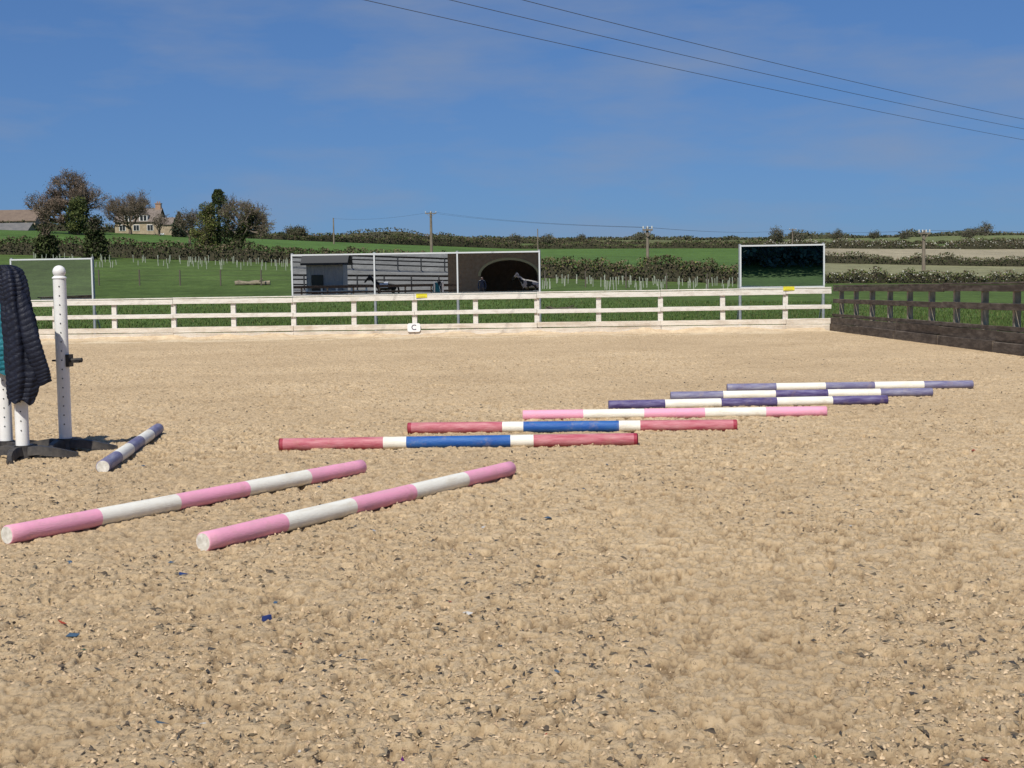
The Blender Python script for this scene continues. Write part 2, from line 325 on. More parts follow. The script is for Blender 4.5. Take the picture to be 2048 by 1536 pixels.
def sand_mat():
    m=bpy.data.materials.new('arena_sand'); m.use_nodes=True; nt=m.node_tree; b=nt.nodes['Principled BSDF']; N=nt.nodes.new; Lk=nt.links.new
    b.inputs['Roughness'].default_value=.95; b.inputs['Specular IOR Level'].default_value=.1
    g=N('ShaderNodeNewGeometry'); pos=g.outputs['Position']
    def noise(sc,det=6,ro=.6,vec=pos,dist=0.):
        n=N('ShaderNodeTexNoise'); n.inputs['Scale'].default_value=sc; n.inputs['Detail'].default_value=det; n.inputs['Roughness'].default_value=ro; n.inputs['Distortion'].default_value=dist; Lk(vec,n.inputs['Vector']); return n.outputs['Fac']
    def ramp(fac,els):
        r=N('ShaderNodeValToRGB'); e=r.color_ramp.elements; e[0].position,e[0].color=els[0][0],(*els[0][1],1); e[1].position,e[1].color=els[-1][0],(*els[-1][1],1)
        for p,c in els[1:-1]:
            q=e.new(p); q.color=(*c,1)
        Lk(fac,r.inputs['Fac']); return r.outputs['Color']
    def mix(f,a,bb,mode='MIX'):
        x=N('ShaderNodeMix'); x.data_type='RGBA'; x.blend_type=mode
        if isinstance(f,float): x.inputs[0].default_value=f
        else: Lk(f,x.inputs[0])
        for s,i in((a,6),(bb,7)):
            if isinstance(s,tuple): x.inputs[i].default_value=(*s,1)
            else: Lk(s,x.inputs[i])
        return x.outputs[2]
    sx=N('ShaderNodeSeparateXYZ'); Lk(pos,sx.inputs[0])
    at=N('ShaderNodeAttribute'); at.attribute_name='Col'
    # crevice shade painted into the sand colour: dark in hollows, pale on crumb tops
    relief_shade=ramp(at.outputs['Fac'],[(.0,(.22,.155,.09)),(.25,(.36,.26,.155)),(.48,(.51,.38,.23)),(.75,(.60,.455,.28)),(1.,(.68,.53,.34))])
    base=ramp(noise(.45,6,.65),[(.3,(.87,.85,.83)),(.5,(.97,.96,.95)),(.7,(1.06,1.06,1.06))])
    c=mix(1.,relief_shade,base,'MULTIPLY')
    mid=ramp(noise(17,9,.85),[(.38,(.60,.57,.54)),(.46,(.92,.91,.90)),(.56,(1.,1.,1.)),(.68,(1.12,1.12,1.11))])
    c=mix(1.,c,mid,'MULTIPLY')
    pm=ramp(noise(2.2,5,.7),[(.38,(.3,.3,.3)),(.60,(1,1,1))])
    sp=ramp(noise(62,5,.85),[(.56,(0,0,0)),(.61,(.85,.85,.85))])
    c=mix(mix(1.,sp,pm,'MULTIPLY'),c,(.20,.145,.09))
    cur=ramp(noise(26,2,.5,dist=1.5),[(.480,(0,0,0)),(.495,(.9,.9,.9)),(.510,(0,0,0))]); cm=ramp(noise(15,3,.6),[(.50,(0,0,0)),(.56,(1,1,1))])
    c=mix(mix(1.,cur,cm,'MULTIPLY'),c,(.11,.085,.06))
    mr=N('ShaderNodeMapRange'); mr.interpolation_type='SMOOTHSTEP'; mr.inputs['From Min'].default_value=35.5; mr.inputs['From Max'].default_value=37.2; Lk(sx.outputs[1],mr.inputs['Value'])
    pl=ramp(noise(.8,4),[(.45,(0,0,0)),(.56,(.8,.8,.8))]); c=mix(mix(1.,mr.outputs[0],pl,'MULTIPLY'),c,(.72,.59,.40))
    Lk(c,b.inputs['Base Color'])
    bp=N('ShaderNodeBump'); bp.inputs['Strength'].default_value=.8; bp.inputs['Distance'].default_value=.008; Lk(noise(95,6,.8),bp.inputs['Height']); 
    bp2=N('ShaderNodeBump'); bp2.inputs['Strength'].default_value=.6; bp2.inputs['Distance'].default_value=.02; Lk(noise(30,8,.8),bp2.inputs['Height']); Lk(bp.outputs[0],bp2.inputs['Normal'])
    Lk(bp2.outputs[0],b.inputs['Normal'])
    return m
M_sand=sand_mat()
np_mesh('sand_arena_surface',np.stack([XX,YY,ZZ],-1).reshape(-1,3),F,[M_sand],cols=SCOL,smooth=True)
np_mesh('sand_arena_base',[(-15.95,-4,-.045),(8.5,-4,-.045),(9.2,39.0,-.045),(-15.95,39.9,-.045)],[(0,1,2,3)],[M_sand],cols=np.full((4,3),.62))
def chips(name,n,size,pal,wt,ymax,seed,up=.35,rough=.8,wmin=.25,wr=.5):
    y=3.0*np.exp(rng.random(n)*np.log(ymax/3.0)); x=rng.uniform(-1,1,n)*(.6+.40*y); k=(x<8.5)&(x>-15)&(vnoise(x*1.3,y*1.3,77)>.25*rng.random(n)+.2); x=x[k];y=y[k];n=len(x)
    z=sand_h(x,y)+.003; c=palette(n,pal,wt,.15); sz=size*(.35+rng.random(n)**2*1.3)
    a=rng.random(n)*6.28; ca,sa=np.cos(a),np.sin(a); L=sz; W=sz*(wmin+wr*rng.random(n)); H=sz*up*(.3+rng.random(n))
    P=np.stack([x,y,z],-1); U=np.stack([ca,sa,rng.normal(0,.2,n)],-1); Wd=np.stack([-sa,ca,rng.normal(0,.3,n)],-1)
    A=P-U*L[:,None]*.5+Wd*(W*rng.normal(0,.5,n))[:,None]; B=P+U*L[:,None]*.5+Wd*(W*rng.normal(0,.5,n))[:,None]; C=P+Wd*W[:,None]*.5; D=P-Wd*W[:,None]*.5; T=P+np.stack([U[:,0]*L*rng.normal(0,.25,n),U[:,1]*L*.1,H],-1)
    V=np.stack([A,D,B,C,T],1).reshape(-1,3); b=np.arange(n)*5
    F=np.vstack([np.stack([b,b+1,b+4],-1),np.stack([b+1,b+2,b+4],-1),np.stack([b+2,b+3,b+4],-1),np.stack([b+3,b,b+4],-1)])
    np_mesh(name,V,F,[attrmat(name,rough=rough)],cols=np.repeat(c,5,axis=0))
chips('sand_crumbs',60000,.013,[(.50,.37,.23),(.58,.44,.28),(.38,.27,.165)],[4,2,2],14,1,up=.5)
chips('carpet_fibre_scraps',22000,.026,[(.10,.08,.06),(.15,.12,.08),(.055,.052,.05),(.20,.165,.115)],[3,3,1.3,2],26,2,up=.25,wmin=.10,wr=.3)
chips('coloured_rubber_scraps',240,.034,[(.02,.05,.16),(.25,.05,.03),(.03,.16,.10),(.45,.44,.42),(.05,.09,.14),(.10,.02,.12)],[2,1,1,1,5,1],12,3,up=.2)
m=MB(); m.box((-.955,5.02,.014),(.032,.022,.02),0,rz=.5,jit=.004); m.build('blue_plastic_scrap',[mat('blue_scrap',(.02,.04,.16))])
# ------------------------------------------------------------------ poles
DIRT=(.40,.30,.19)
def paint(name,c1,c2,lo=.42,hi=.75,dlo=.55,dhi=.9): return mat(name,c1,var=c2,scale=5.,stretch=(1.,6,6),rough=.5,bump=.25,bscale=40,lo=lo,hi=hi,detail=9,dirt=DIRT,dscale=7,dlo=dlo,dhi=dhi)
PK=paint('pink_paint',(.82,.36,.50),(.70,.36,.44)); WH=paint('white_paint',(.82,.80,.71),(.64,.58,.46),.45,.8)
RD=paint('faded_red_paint',(.40,.075,.11),(.58,.26,.28),.35,.7); BU=paint('blue_paint',(.015,.09,.34),(.05,.17,.42)); PU=paint('purple_paint',(.065,.045,.15),(.22,.2,.34),.4,.72); PU2=paint('worn_purple_paint',(.15,.14,.25),(.34,.34,.42))
RE=paint('dark_red_paint',(.30,.02,.05),(.40,.08,.1)); CAP=mat('pole_end',(.78,.76,.70),var=(.5,.47,.4),scale=25,rough=.7)
def pole(p,q,bands,mats,r=.05,name='jump_pole'):
    L=math.dist(p,q); n=28; vs=[];fs=[];mi=[]
    stops=[0]; 
    for w,_ in bands: stops.append(stops[-1]+w)
    tot=stops[-1]; rings=[(0,r*.9,0),(.006,r,bands[0][1])]
    for i,(w,mm) in enumerate(bands):
        a=stops[i]/tot*L; e=stops[i+1]/tot*L
        for k in range(1,7):
            x=a+(e-a)*k/6
            if i==len(bands)-1 and k==6: x=L-.006
            rings.append((x,r*(1+random.uniform(-.012,.012)),mm))
    rings.append((L,r*.9,bands[-1][1]))
    for x,rr,_ in rings:
        for k in range(n): a=2*math.pi*k/n; vs.append((x-L/2,rr*math.cos(a),rr*math.sin(a)))
    for i in range(len(rings)-1):
        for k in range(n): fs.append((i*n+k,i*n+(k+1)%n,(i+1)*n+(k+1)%n,(i+1)*n+k)); mi.append(rings[i+1][2] if i<len(rings)-2 else rings[i][2])
    fs.append(tuple(range(n-1,-1,-1)));mi.append(len(mats)-1); fs.append(tuple((len(rings)-1)*n+k for k in range(n)));mi.append(len(mats)-1)
    me=bpy.data.meshes.new(name); me.from_pydata(vs,[],fs); me.polygons.foreach_set('material_index',mi)
    me.polygons.foreach_set('use_smooth',[len(f)==4 for f in fs]); me.update()
    for m_ in mats: me.materials.append(m_)
    o=link(bpy.data.objects.new(name,me))
    o.matrix_world=Matrix.Translation(((p[0]+q[0])/2,(p[1]+q[1])/2,r-.004))@Matrix.Rotation(math.atan2(q[1]-p[1],q[0]-p[0]),4,'Z')@Matrix.Rotation(random.uniform(0,6),4,'X')
    return o
five=[(1,0),(1,1),(1,0),(1,1),(1,0)]
pole((-2.60,6.72),(-1.06,9.20),five,[PK,WH,CAP]); pole((-1.53,6.44),(-.02,8.99),five,[PK,WH,CAP])
rb=[(.012,3),(.278,0),(.064,1),(.289,2),(.064,1),(.278,0),(.012,3)]
pole((-1.89,10.66),(1.01,10.66),rb,[RD,WH,BU,RE,RE]); pole((-.94,11.82),(1.98,11.64),rb,[RD,WH,BU,RE,RE])
pole((.10,12.88),(3.05,12.82),five,[PK,WH,CAP])
pole((1.01,13.87),(3.98,14.02),five,[PU,WH,PU2]); pole((1.79,14.94),(4.75,14.94),[(1,3),(1,1),(1,0),(1,1),(1,3)],[PU,WH,PU2,PU2]); pole((2.61,16.05),(5.58,16.01),five,[PU2,WH,PU])
pole((-2.93,9.40),(-3.25,12.10),five,[PU2,WH,CAP])
# ------------------------------------------------------------------ jump stands
M_pl=mat('white_plastic',(.82,.82,.80),var=(.74,.73,.69),scale=6,rough=.4,dirt=(.45,.38,.28),dscale=5,dlo=.6,dhi=.9); M_bk=mat('black_plastic',(.02,.02,.022),rough=.45,var=(.08,.07,.06),scale=12); M_hole=mat('hole_shadow',(.05,.05,.05))
def stand(x,y,h,rot=0.,cup=None,holes=True):
    m=MB(); r=.052
    m.tube([(0,0,.03),(0,0,.10),(0,0,h-.06)],[r,r,r],n=24,m=0)
    m.tube([(0,0,h-.06),(0,0,h-.052),(0,0,h-.04)],[.058,.058,.045],n=24,m=0); m.sphere((0,0,h-.005),.052,m=0,n=20,k=12)
    if holes:
        z=.22
        while z<h-.12:
            m.sphere((math.cos(-1.35)*r,math.sin(-1.35)*r,z),.006,m=2,n=8,k=4)
            z+=.075
    m.tube([(0,0,.0),(0,0,.04),(0,0,.075),(0,0,.10)],[.085,.075,.066,.064],n=20,m=1)
    for k in range(4):
        a=rot+k*math.pi/2
        pts=[(.05,.075),(.14,.082),(.24,.066),(.34,.04),(.42,.016)]
        for i in range(len(pts)-1):
            (r0,z0),(r1,z1)=pts[i],pts[i+1]
            w0=.046-.006*i; w1=.046-.006*(i+1); vs=[]
            for rr,zz,w,aa in((r0,z0,w0,a+r0*.9),(r1,z1,w1,a+r1*.9)):
                c,s=math.cos(aa),math.sin(aa)
                for sy,zt_ in((-1,0),(-.6,1),(.6,1),(1,0)):
                    vs.append((rr*c-sy*w*s,rr*s+sy*w*c,(zz+.014) if zt_ else max(-.004,zz-.055)))
            m.add(vs,[(0,4,5,1),(1,5,6,2),(2,6,7,3),(0,3,7,4)]+([(0,1,2,3)] if i==0 else [])+([(4,7,6,5)] if i==len(pts)-2 else []),1)
    if cup:
        z,a=cup; c,s=math.cos(a),math.sin(a)
        m.box((c*.06,s*.06,z),(.03,.075,.10),1,rz=a); m.tube([(c*.06,s*.06,z),(c*.17,s*.17,z+.005)],.017,n=10,m=1); m.tube([(c*-.09,s*-.09,z+.0),(c*.06,s*.06,z)],.008,n=8,m=1)
        m.box((c*.125,s*.125,z-.012),(.06,.07,.012),1,rz=a)
    o=m.build('jump_stand',[M_pl,M_bk,M_hole]); o.location=(x,y,.004); return o
stand(-3.68,10.85,1.47,rot=-.35,cup=(.74,-.15)); stand(-3.86,10.38,1.36,rot=-.25); stand(-4.13,10.75,1.42,rot=.6,cup=(.66,0))
def puffer(name,x,y,prof,col,bright,sleeves,rows,seed=0,pf=.006):
    m=MB(); P=np.array(prof); nz=300; n=80; zz=np.linspace(0,1,nz)
    vs=[]
    for i in range(nz):
        t=zz[i]; q=[np.interp(t,np.linspace(0,1,len(P)),P[:,k]) for k in range(5)]
        for k in range(n):
            a=2*math.pi*k/n; ca,sa=math.cos(a),math.sin(a)
            fold=1+.16*math.sin(a*4+seed+t*2)*min(1,t*2.5)+.08*math.sin(a*9+3*t)
            sl=t*rows+.9*math.sin(a+1)+.25*math.sin(a*4+seed)+.25*math.sin(t*9)
            puff=abs(math.sin(math.pi*sl))**.6*pf-pf*.5+.008*(float(vnoise(np.array(a*5.),np.array(t*30.),seed))-.5)
            hw=q[3]*fold+puff; hd=q[4]*fold+puff
            if i==0: hw=hd=.01
            vs.append((x+q[1]+hw*ca,y+q[2]+hd*sa,q[0]+(.012*math.sin(a*3+seed)+.02*math.sin(a*5+1) if i>nz-6 else 0)))
    fs=[]
    for i in range(nz-1):
        for k in range(n): fs.append((i*n+k,i*n+(k+1)%n,(i+1)*n+(k+1)%n,(i+1)*n+k))
    m.add(vs,fs,0,True)
    for S in sleeves:
        S=np.array(S); ns=160; nn=36; vs=[];T=np.linspace(0,1,len(S))
        for i in range(ns):
            t=i/(ns-1); c=[np.interp(t,T,S[:,k]) for k in range(4)]
            for k in range(nn):
                a=2*math.pi*k/nn; puff=abs(math.sin(math.pi*(t*rows*.62+.35*math.sin(a))))**.6*pf; r=c[3]*(1 if 0<i<ns-1 else .75)*(1+.13*math.sin(a*3+t*5))+puff
                vs.append((x+c[0]+r*math.cos(a),y+c[1]+r*.75*math.sin(a),c[2]+.02*math.cos(a)))
        fs=[tuple(range(nn))]+[(i*nn+k,i*nn+(k+1)%nn,(i+1)*nn+(k+1)%nn,(i+1)*nn+k) for i in range(ns-1) for k in range(nn)]+[tuple((ns-1)*nn+k for k in range(nn-1,-1,-1))]
        m.add(vs,fs,0,True)
    M=mat(name+'_fabric',col,var=bright,scale=14,rough=.55,spec=.25,bump=.3,bscale=60)
    return m.build(name,[M])
puffer('black_padded_jacket',-3.86,10.36,[(1.52,-.07,0,.03,.03),(1.51,-.06,0,.06,.06),(1.48,-.04,0,.085,.08),(1.40,-.02,-.01,.10,.09),(1.32,-.01,-.02,.10,.085),(1.22,.0,-.02,.105,.08),(1.1,.02,-.03,.115,.085),(.95,.035,-.03,.125,.085),(.8,.04,-.03,.13,.085),(.65,.045,-.03,.13,.085),(.54,.03,-.03,.115,.08),(.45,.02,-.03,.095,.075)],(.007,.009,.018),(.014,.017,.032),
   [[(.05,-.05,1.28,.04),(.09,-.07,1.12,.05),(.13,-.08,.95,.056),(.17,-.07,.8,.058),(.205,-.05,.68,.056),(.22,-.04,.59,.045)]],30,seed=1)
puffer('teal_padded_jacket',-4.07,10.70,[(1.46,0,0,.04,.04),(1.42,0,0,.09,.09),(1.3,0,0,.12,.10),(1.05,.03,0,.165,.11),(.82,.04,0,.175,.12),(.66,.04,0,.15,.10)],(.01,.12,.16),(.02,.18,.23),[],22,seed=2)
# ------------------------------------------------------------------ fences
M_ww=mat('whitewashed_timber',(.70,.67,.61),var=(.45,.40,.33),scale=3.,stretch=(1.2,5,5),rough=.85,bump=.4,bscale=14,lo=.48,hi=.80,detail=10,dirt=(.28,.24,.19),dscale=2.5,dlo=.54,dhi=.82)
M_wk=mat('whitewashed_kickboard',(.68,.62,.53),var=(.42,.35,.27),scale=1.6,stretch=(.8,4,6),rough=.9,bump=.5,bscale=10,lo=.45,hi=.75,detail=10,dirt=(.42,.33,.23),dscale=2.5,dlo=.48,dhi=.78)
M_dk=mat('dark_weathered_timber',(.07,.053,.04),var=(.19,.155,.12),scale=2.5,stretch=(5,1,5),rough=.85,bump=.4,bscale=14,lo=.42,hi=.75)
M_dp=mat('grey_timber_post',(.40,.35,.27),var=(.22,.18,.13),scale=6,stretch=(3,3,1),rough=.9,bump=.3)
fx0,fy0,fx1,fy1=-16.0,39.55,9.25,38.15
def fl(x): return fy0+(fy1-fy0)*(x-fx0)/(fx1-fx0)
posts=[-15.35+1.79*i for i in range(14)]
m=MB(); ra=math.atan2(fy1-fy0,fx1-fx0)
for x in posts:
    if x<9.1: m.box((x,fl(x)+.085,.53+random.uniform(-.01,.01)),(.145,.095,1.25),0,rz=ra,ry=random.uniform(-.012,.012),jit=.004)
bps=[fx0]+[posts[i] for i in range(1,14,2)]+[9.22]
for i in range(len(bps)-1):
    a,b=bps[i]+.004,bps[i+1]-.004
    if b-a<.3: continue
    j=lambda: random.uniform(-.012,.012)
    m.beam((a,fl(a)+.0,1.10+j()+.012*i/3),(b,fl(b)+.0,1.10+j()+.012*i/3),.045,.145,0,jit=.004)
    m.beam((a,fl(a)+.0,.68+j()),(b,fl(b)+.0,.68+j()),.045,.12,0,jit=.006)
    m.beam((a,fl(a)+.04,1.205+.012*i/3),(b,fl(b)+.04,1.205+.012*i/3),.15,.03,0,jit=.003)
    m.beam((a,fl(a)-.03,.08),(b,fl(b)-.03,.08),.055,.20,1,jit=.012)
    m.beam((a,fl(a)-.0,.275),(b,fl(b)-.0,.275),.05,.15,1,jit=.012)
m.build('white_timber_fence',[M_ww,M_wk],bevel=.006)
xs=np.linspace(-15.8,9.0,500); hh=.03+.13*vnoise(xs*1.3,xs*0,31)**2+.03*vnoise(xs*6,xs*0,32); wd=.25+.8*vnoise(xs*.7,xs*0,33); yb=fy0+(fy1-fy0)*(xs-fx0)/(fx1-fx0)-.055
rows=[np.stack([xs,yb-wd*(1-t),hh*t**1.6-.03*(1-t)],-1) for t in np.linspace(0,1,6)]
V=np.vstack(rows);n=500;F=np.vstack([np.stack([k*n+np.arange(n-1),k*n+np.arange(1,n),(k+1)*n+np.arange(1,n),(k+1)*n+np.arange(n-1)],-1) for k in range(5)])
np_mesh('sand_drift',V,F,[mat('drift_sand',(.64,.51,.34),var=(.48,.36,.23),scale=5,rough=.95,bump=.6)],smooth=True)
def dark_fence(p,q,name='dark_timber_fence',side=1,sp=1.7,h=1.26,kick=True,offs=.6):
    p=Vector((p[0],p[1],0));q=Vector((q[0],q[1],0));L=(q-p).length;d=(q-p)/L;nrm=Vector((-d.y,d.x,0))*side;a=math.atan2(d.y,d.x);m=MB()
    g=lambda t:float(terr((p+d*t).x,(p+d*t).y)) if (p+d*t).y<-10 else 0.
    t=offs
    while t<L:
        c=p+d*t+nrm*.09; m.box((c.x,c.y,g(t)+h/2-.1),(.10,.12,h+.12),1,rz=a,ry=random.uniform(-.01,.01),jit=.004); t+=sp
    t=0
    while t<L-.2:
        e=min(t+sp*2,L); A=p+d*(t+.004);B=p+d*(e-.004); za,zb=g(t)+random.uniform(-.012,.012),g(e)+random.uniform(-.012,.012)
        up=lambda P,z,o=0:(P.x+nrm.x*o,P.y+nrm.y*o,z)
        m.beam(up(A,za+h-.075),up(B,zb+h-.075),.045,.13,0,jit=.005)
        m.beam(up(A,za+h+.012,.05),up(B,zb+h+.012,.05),.15,.035,0,jit=.004)
        m.beam(up(A,za+h-.42),up(B,zb+h-.42),.045,.12,0,jit=.006)
        if kick:
            m.beam(up(A,.09,-.09),up(B,.09,-.09),.07,.22,0,jit=.016); m.beam(up(A,.30,-.05),up(B,.30,-.05),.06,.19,0,jit=.016)
            m.beam(up(A,.44,-.02),up(B,.44,-.02),.05,.09,0,jit=.012)
        else: m.beam(up(A,za+.4),up(B,zb+.4),.045,.12,0,jit=.006)
        t=e
    return m.build(name,[M_dk,M_dp],bevel=.005)
dark_fence((9.27,38.1),(8.55,-3.9),side=1)
dark_fence((-16.05,39.5),(-16.05,-3.9),side=-1)
dark_fence((-16,-4),(-3.5,-4),side=-1); dark_fence((3.0,-4),(8.5,-4),side=-1)
for i,(p,q) in enumerate([((-30,-34),(-3,-28)),((-30,-52),(6,-42)),((-34,-66),(10,-60))]): dark_fence(p,q,kick=False,sp=2.4)
def rbox(name,c,w,h,d,rad,matl,parent=None,rz=0.):
    m=MB();pts=[]
    for cx,cz,a0 in((w/2-rad,h/2-rad,0),(-w/2+rad,h/2-rad,90),(-w/2+rad,-h/2+rad,180),(w/2-rad,-h/2+rad,270)):
        for k in range(5): a=math.radians(a0+k*22.5); pts.append((cx+rad*math.cos(a),cz+rad*math.sin(a)))
    n=len(pts);vs=[(x,-d/2,z) for x,z in pts]+[(x,d/2,z) for x,z in pts]
    m.add(vs,[tuple(range(n)),tuple(range(2*n-1,n-1,-1))]+[(k,n+k,n+(k+1)%n,(k+1)%n) for k in range(n)])
    o=m.build(name,[matl],parent);o.location=c;o.rotation_euler=(0,0,rz);return o
E=link(bpy.data.objects.new('dressage_letter_board',None)); E.location=(-2.84,fl(-2.84)-.09,.25)
rbox('board',(0,0,0),.38,.25,.03,.06,mat('board_white',(.8,.8,.8)),E)
cu=bpy.data.curves.new('letter_c','FONT');cu.body='C';cu.size=.22;cu.align_x='CENTER';cu.align_y='CENTER';cu.extrude=.002;cu.materials.append(mat('letter_ink',(.04,.04,.08)))
t=link(bpy.data.objects.new('letter_c',cu),E);t.location=(0,-.02,0);t.rotation_euler=(math.pi/2,0,0)
M_y=mat('yellow_plastic',(.72,.66,.03),rough=.5)
for x,z in((-2.6,1.17),(8.0,1.22)):
    m=MB(); y=fl(x); m.box((0,0,.0),(.32,.012,.10),0); m.box((0,.045,.058),(.32,.12,.012),0); m.box((0,-.008,-.01),(.22,.006,.04),1)
    o=m.build('yellow_marker_board',[M_y,mat('yellow_marker_face',(.60,.52,.05))]); o.location=(x,y-.04,z)
# ------------------------------------------------------------------ mirrors
def mir(name,c):
    m=bpy.data.materials.new(name);m.use_nodes=True;b=m.node_tree.nodes['Principled BSDF'];b.inputs['Metallic'].default_value=1;b.inputs['Roughness'].default_value=.004;b.inputs['Base Color'].default_value=(*c,1); return m
M_fr=mat('mirror_frame_grey',(.62,.64,.64),rough=.5); M_st=mat('galvanised_steel',(.42,.44,.45),rough=.5,metal=.3,var=(.3,.31,.32),scale=9)
def mirror(xs,y,z0,z1,tilt=.35,yaw=0.,tint=(.78,.80,.80)):
    m=MB(); tn=math.tan(math.radians(tilt)); zm=(z0+z1)/2; x0,x1=xs[0],xs[-1]; xc=(x0+x1)/2; ty=math.tan(math.radians(yaw))
    Yf=lambda x,z,o=0: y+o-(z-zm)*tn+(x-xc)*ty
    for i in range(len(xs)-1):
        a,b_=xs[i]+.025,xs[i+1]-.025
        m.add([(a,Yf(a,z0+.025),z0+.025),(b_,Yf(b_,z0+.025),z0+.025),(b_,Yf(b_,z1-.025),z1-.025),(a,Yf(a,z1-.025),z1-.025)],[(0,1,2,3)],0)
        m.add([(a,Yf(a,z0,.03),z0),(b_,Yf(b_,z0,.03),z0),(b_,Yf(b_,z1,.03),z1),(a,Yf(a,z1,.03),z1)],[(3,2,1,0)],1)
    m.beam((x0-.02,Yf(x0,z1),z1),(x1+.02,Yf(x1,z1),z1),.05,.045,1); m.beam((x0-.02,Yf(x0,z0),z0),(x1+.02,Yf(x1,z0),z0),.05,.035,1)
    for x in xs:
        m.box((x,Yf(x,zm),zm),(.045,.05,z1-z0-.05),1)
        m.tube([(x,Yf(x,zm)+.09,-.3),(x,Yf(x,zm)+.09,z1+.06)],.045,n=10,m=2)
        m.beam((x,Yf(x,zm)+.12,.9),(x,Yf(x,zm)+.9,-.1),.04,.04,2)
    return m.build('arena_mirror',[mir('mirror_glass',tint),M_fr,M_st])
mirror([-6.81,-4.24,-1.65,.91],41.5,1.21,2.49); mirror([7.03,9.58],40.6,1.27,2.54,tilt=.06,tint=(.62,.74,.78)); mirror([-15.85,-13.26],42.2,1.2,2.5,tilt=.35,yaw=-1.5)
# ------------------------------------------------------------------ field clutter
m=MB()
for k in range(250):
    if k<140: s=random.uniform(-.36,-.12); d=random.choice([106,110,114,118])
    else: s=random.uniform(.02,.18); d=random.choice([80,84,88])
    if k%3==0: s=random.uniform(-.32,.18); d=float(hedge_d(1,s))-random.choice([5,9])
    x=s*d; z=float(terr(x,d)); h=random.uniform(.4,.65); m.tube([(x,d,z-.05),(x+random.uniform(-.06,.06),d,z+h)],.034,n=6)
m.build('tree_guards',[mat('tree_guard_plastic',(.40,.42,.34),var=(.22,.25,.18),scale=2)])
m=MB(); prev=None; s=-.34
while s<.2:
    d=83-2*s; x=s*d; z=float(terr(x,d)); m.tube([(x,d,z-.1),(x,d,z+1.0)],.045,n=6)
    if prev:
        for hh in(.35,.65,.92): m.tube([(prev[0],prev[1],prev[2]+hh),(x,d,z+hh)],.006,n=3,caps=False)
    prev=(x,d,z); s+=.0305
m.build('wire_stock_fence',[mat('stock_fence_timber',(.12,.10,.08))])
def log(x,y,L,r,col,rz):
    z=float(terr(x,y)); m=MB(); c,s=math.cos(rz),math.sin(rz); pts=[];rs=[]
    for k in range(9): t=k/8-.5; pts.append((x+c*L*t,y+s*L*t+random.uniform(-.03,.03),z+r*.8+random.uniform(-.04,.08)*(k%2))); rs.append(r*random.uniform(.7,1.2))
    m.tube(pts,rs,n=12); m.tube([pts[5],(pts[5][0]+.4,y-.1,z+r*2.6)],[r*.5,r*.2],n=7)
    m.tube([pts[2],(pts[2][0]-.35,y-.2,z+r*2.2)],[r*.45,r*.2],n=7)
    m.build('fallen_log',[mat('log_wood',col,var=tuple(c*.5 for c in col),scale=5,stretch=(1,4,4))])
log(-16.3,84,2.2,.15,(.32,.27,.19),.1); log(2.2,58.,1.4,.10,(.09,.08,.05),-.3)
n=60000; u=rng.random(n); y=40.4+u**1.5*28; s=rng.uniform(-.42,.42,n); x=s*y*1.0; z=terr(x,y); h=.05+.10*rng.random(n)*(0.4+vnoise(x*.8,y*.8,40))
a=rng.random(n)*6.28; w=.018+.012*rng.random(n); 
A=np.stack([x-np.cos(a)*w,y-np.sin(a)*w,z-.01],-1);B=np.stack([x+np.cos(a)*w,y+np.sin(a)*w,z-.01],-1);T=np.stack([x+rng.normal(0,.03,n),y+rng.normal(0,.03,n),z+h],-1)
V=np.stack([A,B,T],1).reshape(-1,3); C=np.repeat(palette(n,[(.068,.108,.028),(.088,.13,.036),(.12,.13,.05)],[3,2,1]),3,axis=0)
np_mesh('grass',V,np.arange(3*n).reshape(n,3),[M_leaf],cols=C)
# ------------------------------------------------------------------ utility poles & wires
M_up=mat('pole_timber',(.24,.20,.15),var=(.16,.13,.10),scale=2,rough=.9); M_ins=mat('insulator',(.6,.6,.57),rough=.3); M_wire=mat('wire',(.07,.07,.08),rough=.6)
def upole(x,y,top,arm=1.2,ins=3,r=.14):
    z=float(terr(x,y)); m=MB(); m.tube([(x,y,z-.5),(x,y,(z+top)/2),(x,y,top)],[r*1.15,r,r*.8],n=10)
    if arm:
        m.box((x,y-.15,top-.25),(arm,.1,.12),0)
        for k in range(ins): q=x+(-.5+k/(ins-1))*(arm-.12); m.tube([(q,y-.15,top-.19),(q,y-.15,top-.08),(q,y-.15,top+.05)],[.03,.07,.04],n=8,m=1)
        m.beam((x-arm*.35,y-.16,top-.3),(x,y-.16,top-.8),.03,.05,0); m.beam((x+arm*.35,y-.16,top-.3),(x,y-.16,top-.8),.03,.05,0)
    m.build('utility_pole',[M_up,M_ins])
upole(-11.2,190,12.8,1.6,3,.2); upole(-31.7,240,15.,0,0,.13); upole(6.3,300,15.3,0,0,.13); upole(10.75,104,6.15,.8,3,.12); upole(63.7,300,14.5,1.6,3,.14); upole(34.2,110,5.8,1.0,4,.14)
def wire(m,p,q,sag,r,n=24):
    p=Vector(p);q=Vector(q); m.tube([p.lerp(q,i/n)-Vector((0,0,4*sag*(i/n)*(1-i/n))) for i in range(n+1)],r,n=5,caps=False)
m=MB()
for o in(-.6,.6): wire(m,(-11.2+o,190,12.75),(10.75+o*.5,104,6.1),.35,.010)
wire(m,(10.75,104,6.1),(63.7,300,14.5),.6,.014); wire(m,(63.7,300,14.5),(34.2,110,5.8),.5,.014); wire(m,(-31.7,240,14.9),(-11.2,190,12.75),.5,.012); wire(m,(34.2,110,5.8),(75,112,6),.4,.012)
m.build('service_wires',[M_wire])
m=MB()
